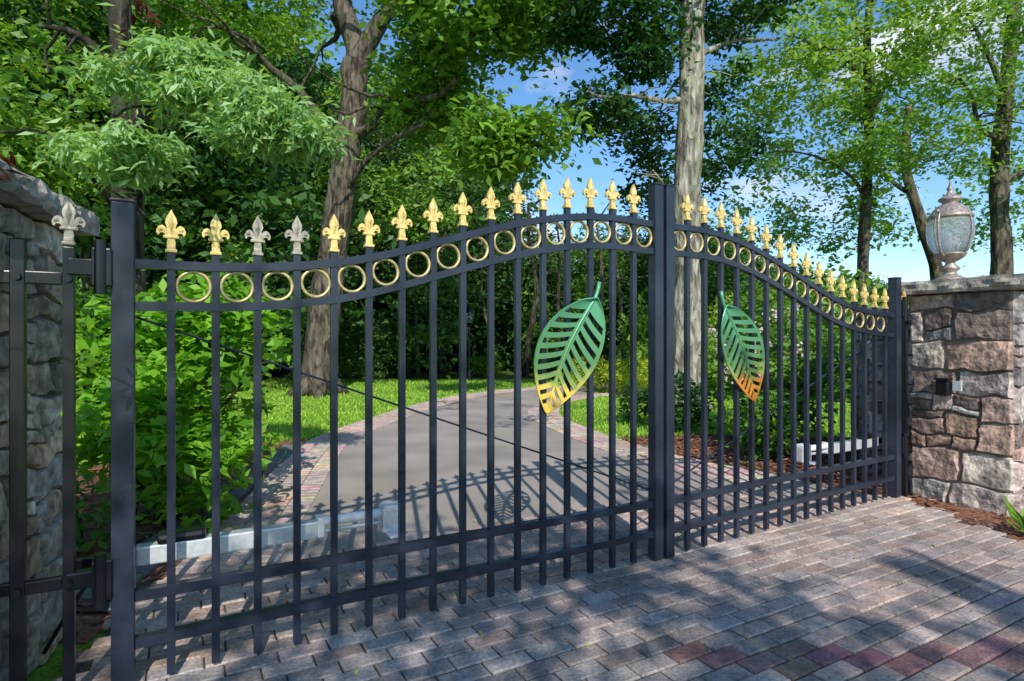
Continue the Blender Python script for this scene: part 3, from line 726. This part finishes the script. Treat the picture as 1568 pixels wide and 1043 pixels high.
bush('rhododendron_shrub',[(2.75,9.6,.5,.5,.45,.45,40),(2.3,10.6,.4,.4,.4,.35,26)],44,.14,.10,M_leafd,.4,6,(2.7,9.7))
bush('dark_yew_shrub',[(-7.0,19.5,1.6,1.5,1.3,1.6,90),(-5.3,21,1.4,1.2,1,1.4,60)],60,.3,.13,M_leafd,.3,6,(-7,19.5))
P=np.array([[3.93+rng.normal()*.03,4.45+rng.normal()*.03,.01] for _ in range(30)]); sp=rng.normal(size=(30,3))*.8; sp[:,2]=1.6
link(bpy.data.objects.new('daylily_plant',leafmesh('daylily_plant',P,rng.random(30),.32,M_leaf,.12,0,0,sp)))

# ---------------------------------------------------------------- shade tree behind the viewpoint
sd=np.array([.271,-1.278])
Pp=[];Rr=[]
holes=[(2.25,3.95,.50),(1.75,3.75,.28),(2.9,3.75,.4),(-.65,2.95,.16),(-.2,2.7,.14),(-1.0,3.0,.14),(.1,3.3,.12),(3.3,4.6,.5),(3.4,3.2,.3),(-1.5,2.6,.12),(.9,3.1,.10),(2.0,2.9,.14),(2.7,2.9,.18)]
holes+=[(rng.uniform(-1.6,3.4),rng.uniform(2.3,4.1),rng.uniform(.03,.12)) for _ in range(16)]
nC=520
for _ in range(nC):
    gx=rng.uniform(-3.5,6); edge=4.2+.15*math.sin(gx*3)+.22*math.sin(gx*1.3+1)-max(0,gx-2.3)*.25
    gy=rng.uniform(-2.5,edge); h=rng.uniform(5.2,7.4)
    if any((gx-a)**2+(gy-c_)**2<(r+.10)**2 for a,c_,r in holes): continue
    k=42; c=np.array([gx+sd[0]*h,gy+sd[1]*h,h]); q=rng.normal(size=(k,3))*np.array([.2,.2,.10]); Pp.append(c+q); Rr.append(rng.random(k))
for gx,gy,r,n in [(4.7,8.4,.5,4),(.5,10.8,.9,5),(5.1,7.4,.4,3),(-1.2,13,1.2,6),(5.6,6.4,.3,3),(-2.15,4.5,.35,4),(-.9,4.9,.35,2),(1.6,5.9,.3,2)]:
    for _ in range(n):
        h=rng.uniform(7,9); x=gx+rng.normal()*r; y=gy+rng.normal()*r; k=34
        c=np.array([x+sd[0]*h,y+sd[1]*h,h]); Pp.append(c+rng.normal(size=(k,3))*np.array([.22,.22,.12])); Rr.append(rng.random(k))
P=np.concatenate(Pp);R=np.concatenate(Rr)
e=empty('shade_tree'); link(bpy.data.objects.new('crown',leafmesh('crown',P,R,.15,M_leafl)),e)
b=B(); b.tube(curve((6.5,-8.5,0),(5,-7.5,9),10),np.linspace(.35,.15,10),12,rough=.2)
for t in [(2.5,-5.5,6.3),(-1,-6,6.5),(4.5,-4,6.4),(1.5,-8,7.2),(6,-5,6.4)]:
    b.tube(curve((5.4,-7.9,5.2),t,9,.05),np.linspace(.14,.03,9),8,cap=False)
b.obj('trunk',M_bark,e,True)
e=empty('red_maple_tree'); b=B()
b.tube(curve((-3.6,-.6,0),(-3.3,-.2,2.9),8),np.linspace(.07,.04,8),8)
t1=W(222,8,1.9); t2=W(-4,250,1.6)
b.tube(curve((-3.35,-.3,2.6),t1+np.array([0,0,.07]),8,.05),np.linspace(.02,.003,8),6); b.tube(curve((-3.4,-.4,2.2),t2,8,.05),np.linspace(.02,.004,8),6)
b.obj('trunk',M_barkd,e,True)
P=np.concatenate([t1+rng.normal(size=(26,3))*np.array([.018,.04,.035]),t2+rng.normal(size=(22,3))*np.array([.012,.02,.03]),np.array([-3.3,-.5,2.9])+rng.normal(size=(1200,3))*np.array([.4,.4,.4])])
link(bpy.data.objects.new('leaves',leafmesh('leaves',P,rng.random(len(P)),.05,M_leafr,.3,droop=.9)),e)

# ---------------------------------------------------------------- world, sun, camera
w=bpy.data.worlds.new('World'); sc.world=w; w.use_nodes=True; nt=w.node_tree; nt.nodes.clear()
out=nt.nodes.new('ShaderNodeOutputWorld'); bg=nt.nodes.new('ShaderNodeBackground'); sky=nt.nodes.new('ShaderNodeTexSky')
sky.sky_type='NISHITA'; sky.sun_disc=False; sky.sun_elevation=math.radians(37.4); sky.sun_rotation=math.radians(168); sky.air_density=1.0; sky.dust_density=.2; sky.ozone_density=2.5
hs=nt.nodes.new('ShaderNodeHueSaturation'); hs.inputs['Saturation'].default_value=1.2; hs.inputs['Value'].default_value=1.35; nt.links.new(sky.outputs[0],hs.inputs['Color'])
tc=nt.nodes.new('ShaderNodeTexCoord'); mp=nt.nodes.new('ShaderNodeMapping'); mp.inputs['Scale'].default_value=(1,1,2.6); nt.links.new(tc.outputs['Generated'],mp.inputs[0])
nz=nt.nodes.new('ShaderNodeTexNoise'); nz.inputs['Scale'].default_value=3.4; nz.inputs['Detail'].default_value=8; nt.links.new(mp.outputs[0],nz.inputs[0])
cr_=ramp(nt,nz.outputs[0],[(.57,(0,0,0)),(.73,(1,1,1))])
c=mixc(nt,hs.outputs[0],(6.5,6.7,7.0),cr_.outputs[0])
nt.links.new(c,bg.inputs[0]); bg.inputs[1].default_value=.15; nt.links.new(bg.outputs[0],out.inputs[0])
sl=bpy.data.lights.new('sun','SUN'); sl.energy=5; sl.angle=math.radians(.5); sl.color=(1,.94,.84)
so=bpy.data.objects.new('sun',sl); so.rotation_euler=Vector((.271,-1.278,1)).to_track_quat('Z','Y').to_euler(); sc.collection.objects.link(so)
cd=bpy.data.cameras.new('camera'); cd.sensor_width=36; cd.lens=36*900/1568; cd.clip_end=2000; cd.clip_start=.05
co=bpy.data.objects.new('camera',cd); co.location=(0,0,1.5); co.rotation_euler=(math.radians(90),0,0); sc.collection.objects.link(co); sc.camera=co
sc.view_settings.view_transform='Standard'; sc.view_settings.look='None'; sc.view_settings.exposure=0
